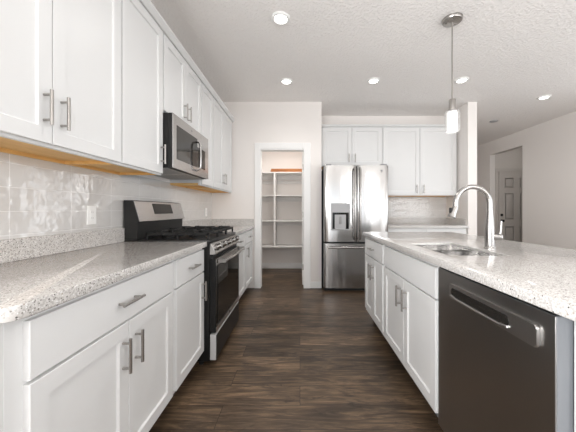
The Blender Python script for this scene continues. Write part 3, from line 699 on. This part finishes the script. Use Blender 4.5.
# front skin with a pocket: frame of boxes round the recess
PY0, PY1, PZ0, PZ1 = 0.872, 1.205, 0.772, 0.806
mb = MB()
mb.box(DF, DF + 0.0034, DWY0, DWY1, 0.10, 0.866, 0.0008)
skin = mb.build('front_skin', M['dark_steel'], ddoor); skin['label'] = 'dark stainless front'
mb = MB().prism(rounded_rect(0.770, 1.222, 0.757, 0.822, ('se', 'ne', 'nw', 'sw'), 0.010), 'x', DF - 0.010, DF - 0.0002, 0.002)
hp = mb.build('handle_plate', M['dark_handle'], ddoor)
mb = MB().prism(rounded_rect(PY0, PY1, 0.772, 0.808, ('se', 'ne', 'nw', 'sw'), 0.016), 'x', DF - 0.0115, DF - 0.0098, 0.0006)
mb.build('grip_recess', M['glass_brown'], hp)
MB().tube([(DF - 0.013, PY0 + 0.004, 0.774), (DF - 0.016, PY0 + 0.04, 0.770), (DF - 0.017, (PY0 + PY1) / 2, 0.769), (DF - 0.016, PY1 - 0.04, 0.770), (DF - 0.013, PY1 - 0.004, 0.774)], 0.004, 12).build('grip_bar', M['dark_handle'], hp)

# island top with sink cut-out
SX0, SX1, SY0, SY1 = 0.760, 1.060, 1.375, 1.905
t = countertop('large speckled quartz island countertop with an undermount sink cut into it', (1.1, 1.7, CT0))
bm_ = MB(); xs = [0.657, SX0, SX1, 1.590]; ys = [0.60, SY0, SY1, 2.860]
def grid_slab(mb, xs, ys, z0, z1):
    g = {}
    for k, z in enumerate((z0, z1)):
        for i, x in enumerate(xs):
            for j, y in enumerate(ys): g[i, j, k] = mb.bm.verts.new((x, y, z))
    for i in range(3):
        for j in range(3):
            if (i, j) == (1, 1): continue
            for k in (0, 1): mb.bm.faces.new((g[i, j, k], g[i + 1, j, k], g[i + 1, j + 1, k], g[i, j + 1, k]))
    def wall(a, b): mb.bm.faces.new((g[a + (0,)], g[b + (0,)], g[b + (1,)], g[a + (1,)]))
    for i in range(3): wall((i, 0), (i + 1, 0)); wall((i, 3), (i + 1, 3)); wall((0, i), (0, i + 1)); wall((3, i), (3, i + 1))
    wall((1, 1), (2, 1)); wall((1, 2), (2, 2)); wall((1, 1), (1, 2)); wall((2, 1), (2, 2))
    bmesh.ops.recalc_face_normals(mb.bm, faces=mb.bm.faces[:])
    es = [e for e in mb.bm.edges if len(e.link_faces) == 2 and e.calc_face_angle(0) > 1.0]
    bmesh.ops.bevel(mb.bm, geom=es, offset=0.004, segments=2, affect='EDGES', profile=0.5)
grid_slab(bm_, xs, ys, CT0, CT1); bm_.build('slab', M['quartz'], t)
sk = thing('kitchen_sink', ((SX0 + SX1) / 2, (SY0 + SY1) / 2, CT0), 'stainless double-bowl sink set under the island quartz', 'sink')
def basin(x0, x1, y0, y1):
    mb = MB(); rim = rounded_rect(x0, x1, y0, y1, ('se', 'ne', 'nw', 'sw'), 0.035, 5)
    def ring(s, z): 
        cx, cy = (x0 + x1) / 2, (y0 + y1) / 2
        return [mb.bm.verts.new((cx + (x - cx) * s, cy + (y - cy) * s, z)) for x, y in rim]
    rs = [ring(1.0, CT1 - 0.012), ring(0.985, CT0 - 0.15), ring(0.93, CT0 - 0.19), ring(0.80, CT0 - 0.20), ring(0.80, CT0 - 0.203), ring(0.94, CT0 - 0.195), ring(1.0, CT0 - 0.15), ring(1.012, CT1 - 0.012)]
    n = len(rim)
    for a, b in zip(rs, rs[1:] + rs[:1]):
        if a is rs[3]: continue
        for k in range(n): mb.bm.faces.new((a[k], a[(k + 1) % n], b[(k + 1) % n], b[k]))
    mb.bm.faces.new(rs[3]); mb.bm.faces.new(rs[4])
    return mb
ym = (SY0 + SY1) / 2
for a, b in ((SY0 + 0.004, ym - 0.012), (ym + 0.012, SY1 - 0.004)):
    k = basin(SX0 + 0.004, SX1 - 0.004, a, b).build('basin', M['sink'], sk)
    MB().lathe([(0.04, 0), (0.04, 0.004), (0.028, 0.005), (0.026, 0.002)], ((SX0 + SX1) / 2, (a + b) / 2, CT0 - 0.2), 'z', 20).build('drain', M['nickel'], k)
MB().box(SX0 + 0.008, SX1 - 0.008, ym - 0.012, ym + 0.012, CT0 - 0.010, CT0 + 0.010, 0.004, 2).build('divider', M['sink'], sk)
# faucet
fx, fy = 1.130, 1.620
fc = thing('faucet', (fx, fy, CT1), 'tall brushed-nickel gooseneck pull-down faucet standing behind the island sink', 'faucet')
MB().lathe([(0.030, 0), (0.030, 0.006), (0.026, 0.012), (0.0245, 0.10), (0.020, 0.17), (0.0155, 0.22), (0.015, 0.235)], (fx, fy, CT1), 'z', 24).build('base', M['chrome'], fc)
arc = []
r = 0.102; zt = 1.186
arc.append((fx, fy, 1.150))
for k in range(17):
    a = PI * 1.05 * k / 16
    arc.append((fx - r + r * math.cos(a), fy, zt + r * math.sin(a)))
MB().tube(arc, 0.0145, 16).build('spout', M['chrome'], fc)
e = Vector(arc[-1]); dirv = Vector((-0.36, 0, -0.93)).normalized()
sh = MB().tube([e, e + dirv * 0.01, e + dirv * 0.04, e + dirv * 0.066, e + dirv * 0.070], [0.0152, 0.017, 0.019, 0.0235, 0.021], 18).build('spray_head', M['chrome'], fc)
q = e + dirv * 0.030
MB().box(q.x - 0.025, q.x - 0.012, fy - 0.009, fy + 0.009, q.z - 0.016, q.z + 0.022, 0.004, 2).build('button', M['matte_black'], sh)
hv = MB().tube([(fx + 0.015, fy - 0.005, 0.992), (fx + 0.052, fy - 0.022, 0.990), (fx + 0.057, fy - 0.024, 0.990)], [0.019, 0.019, 0.014], 16).build('valve', M['chrome'], fc)
MB().tube([(fx + 0.045, fy - 0.019, 0.995), (fx + 0.050, fy - 0.021, 1.03), (fx + 0.053, fy - 0.022, 1.085)], [0.008, 0.0062, 0.0055], 12).build('lever', M['chrome'], fc)

# ------------------------------------------------------------------ pantry shelving
ps = thing('pantry_shelving', (-0.5, 5.15, 0.45), 'built-in white pantry shelves with one upright divider seen through the pantry doorway', 'shelving')
SZ = [0.480, 0.955, 1.425, 1.850]
for z in SZ:
    s_ = MB().box(LX + 0.001, 0.196, 5.0, 5.349, z - 0.020, z, 0.002).build('shelf', M['shelf'], ps)
    MB().box(LX + 0.001, 0.196, 5.328, 5.349, z - 0.11, z - 0.0205, 0.002).build('cleat', M['shelf'], s_)
MB().box(LX + 0.001, 0.196, 5.330, 5.349, 1.66, 1.72, 0.002).build('hanging_rail', M['shelf'], ps)
for z0, z1 in zip(SZ, SZ[1:]): MB().box(-0.485, -0.452, 5.004, 5.327, z0 + 0.0005, z1 - 0.0205).build('divider', M['shelf'], ps)
pk = thing('wooden_board', (-0.25, 5.1, 1.851), 'orange-brown wooden board lying along the top pantry shelf', 'board')
MB().box(-0.545, 0.085, 5.03, 5.24, 1.8515, 1.884, 0.003).build('lower_board', M['plank'], pk)
MB().box(-0.535, 0.090, 5.035, 5.23, 1.8845, 1.915, 0.003).build('upper_board', M['plank'], pk)

# ------------------------------------------------------------------ outlets
def outlet(name, x, y, z, label, cat='outlet'):
    o = thing(name, (x, y, z), label, cat, 'white outlets on the tiled wall')
    p = MB().box(x, x + 0.006, y - 0.036, y + 0.036, z - 0.058, z + 0.058, 0.002).build('cover_plate', M['plastic'], o)
    k = MB().box(x + 0.006, x + 0.008, y - 0.017, y + 0.017, z - 0.034, z + 0.034, 0.0008).build('socket', M['plastic'], o)
    mb = MB()
    for dz in (-0.018, 0.018):
        for dy in (-0.006, 0.006): mb.box(x + 0.0078, x + 0.0084, y + dy - 0.001, y + dy + 0.001, z + dz - 0.005, z + dz + 0.005)
    mb.build('slots', M['slot'], k)
outlet('wall_outlet', LX + 0.008, 1.695, 1.118, 'white outlet on the tiles between the countertop and the near wall cabinet')
outlet('wall_outlet', LX + 0.008, 3.76, 1.12, 'small white outlet on the tiles by the corner beyond the range')

# ------------------------------------------------------------------ lights of the room, with added unseen ones
def can(x, y, label, power=None):
    o = thing('recessed_light', (x, y, CZ), label, 'ceiling light', 'recessed ceiling lights')
    MB().lathe([(0.078, 0), (0.078, -0.005), (0.070, -0.012), (0.056, -0.014), (0.050, -0.008), (0.050, -0.002)], (x, y, CZ), 'z', 32).build('trim_ring', M['plastic'], o)
    MB().lathe([(0.050, -0.0085), (0.046, -0.0125), (0.02, -0.0165), (0.004, -0.017)], (x, y, CZ), 'z', 28).build('lens', M['lens'], o)
    l = bpy.data.lights.new('can_light', 'SPOT'); l.energy = power or CAN_POWER; l.spot_size = R(150); l.spot_blend = 1.0; l.shadow_soft_size = 0.05; l.color = (1, 0.98, 0.95)
    lo = bpy.data.objects.new('can_light', l); COL.objects.link(lo); lo.parent = o; lo.location = (0, 0, -0.05)
can(-0.160, 2.257, 'round recessed light over the aisle, the largest and nearest one')
can(-0.167, 3.360, 'round recessed light above the aisle just before the pantry wall')
can(0.904, 3.346, 'round recessed light in front of the fridge cabinets')
can(1.980, 3.330, 'recessed light just behind the pendant lamp', 4.0)
can(3.440, 3.834, 'recessed light near the plain wall with the hall opening')
can(-0.160, 1.150, 'unseen added recessed light over the aisle between the free counter end and the dishwasher')  # out of view, added to brighten the aisle fronts
can(3.300, 5.600, 'unseen added recessed light in the passage behind the wing wall')  # hidden lamp, added to brighten the right wall and passage
can(3.440, 2.300, 'unseen added recessed light on the living area ceiling')  # out-of-view lamp, added to lift the right wall
can(0.900, -0.300, 'unseen added recessed light on the ceiling of the dining area')  # lamp added behind the camera for extra fill
sd = thing('ceiling_sensor', (3.47, 4.87, CZ), 'small flat white ceiling sensor between wing wall and hall opening', 'sensor')
MB().lathe([(0.065, 0), (0.065, -0.008), (0.055, -0.014), (0.01, -0.016)], (3.47, 4.87, CZ), 'z', 24).build('cover', M['recess'], sd)

def hall_fill_lamp(x, y, label, power):
    o = thing('added_flush_lamp', (x, y, CZ), label, 'ceiling light')
    MB().lathe([(0.15, 0), (0.15, -0.02), (0.14, -0.025)], (x, y, CZ), 'z', 32).build('base', M['plastic'], o)
    MB().lathe([(0.135, -0.0255), (0.125, -0.05), (0.08, -0.07), (0.01, -0.076)], (x, y, CZ), 'z', 28).build('diffuser', M['shade'], o)
    l = bpy.data.lights.new('hall_fill_light', 'POINT'); l.energy = power; l.shadow_soft_size = 0.1; l.color = (1, 0.98, 0.95)
    lo = bpy.data.objects.new('hall_fill_light', l); COL.objects.link(lo); lo.parent = o; lo.location = (0, 0, -0.2)
can(-0.30, 4.45, 'unseen added recessed light on the pantry ceiling', PANTRY_FILL)  # unseen lamp, added to brighten the pantry
hall_fill_lamp(5.2, 5.3, 'unseen added round flush lamp on the ceiling of the side hall', HALL_FILL)  # unseen lamp, added to light the hall
def pendant(px, py, label):
    pd = thing('pendant_lamp', (px, py, CZ), label, 'pendant lamp')
    cn = MB().lathe([(0.078, 0), (0.078, -0.012), (0.072, -0.022), (0.02, -0.027), (0.008, -0.028)], (px, py, CZ), 'z', 32).build('canopy', M['nickel'], pd)
    for a in (0.6, 2.7, 4.3): MB().lathe([(0.006, -0.024), (0.006, -0.028), (0.003, -0.029)], (px + 0.045 * math.cos(a), py + 0.045 * math.sin(a), CZ), 'z', 10).build('screw', M['chrome'], cn)
    MB().tube([(px, py, CZ - 0.027), (px, py, 2.06)], 0.0055, 12).build('rod', M['nickel'], pd)
    MB().lathe([(0.012, 0.085), (0.024, 0.082), (0.026, 0.078), (0.026, 0.0), (0.03, -0.002), (0.03, -0.012)], (px, py, 1.99), 'z', 20).build('socket_cup', M['nickel'], pd)
    MB().lathe([(0.028, 0.178), (0.047, 0.176), (0.056, 0.166), (0.058, 0.15), (0.058, 0.03), (0.055, 0.012), (0.046, 0.002), (0.030, 0.0)], (px, py, 1.80), 'z', 32).build('glass_shade', M['clear'], pd)
    MB().lathe([(0.024, 0.172), (0.036, 0.168), (0.040, 0.155), (0.040, 0.03), (0.034, 0.018), (0.015, 0.014)], (px, py, 1.80), 'z', 28).build('diffuser', M['shade'], pd)
    l = bpy.data.lights.new('pendant_bulb', 'POINT'); l.energy = PENDANT_POWER; l.shadow_soft_size = 0.06; l.color = (1, 0.985, 0.96)
    lo = bpy.data.objects.new('pendant_bulb', l); COL.objects.link(lo); lo.parent = pd; lo.location = (0, 0, 1.73 - CZ)
pendant(1.270, 2.270, 'nickel pendant lamp with a small glowing glass shade above the island')
pendant(1.270, 1.050, 'unseen second nickel pendant lamp added above the dishwasher end of the island')  # out-of-view pendant, added for more light on the ceiling
# globe lamps added outside the frame as unseen fill light
def fill_globe_lamp(x, y, label, power):
    o = thing('fill_globe_lamp', (x, y, CZ), label, 'ceiling light')
    MB().tube([(x, y, CZ), (x, y, CZ - 0.02), (x, y, CZ - 0.021), (x, y, 2.0)], [0.07, 0.07, 0.008, 0.008], 16).build('stem', M['nickel'], o)
    MB().lathe([(0.02, 0.2), (0.10, 0.17), (0.14, 0.1), (0.14, 0.06), (0.10, -0.01), (0.02, -0.04)], (x, y, 1.85), 'z', 28).build('globe', M['shade'], o)
    l = bpy.data.lights.new('globe_fill_light', 'POINT'); l.energy = power; l.shadow_soft_size = 0.38; l.color = (1, 0.99, 0.975)
    lo = bpy.data.objects.new('globe_fill_light', l); COL.objects.link(lo); lo.parent = o; lo.location = (0, 0, 1.55 - CZ)
fill_globe_lamp(-0.90, -1.5, 'unseen globe lamp added behind the viewer as fill light', DINING_FILL)
fill_globe_lamp(2.50, -1.4, 'unseen globe lamp added in the dining area as fill light', DINING_FILL * 0.85)
fill_globe_lamp(3.3, 2.1, 'unseen globe lamp added in the living area as fill light', LIVING_FILL)
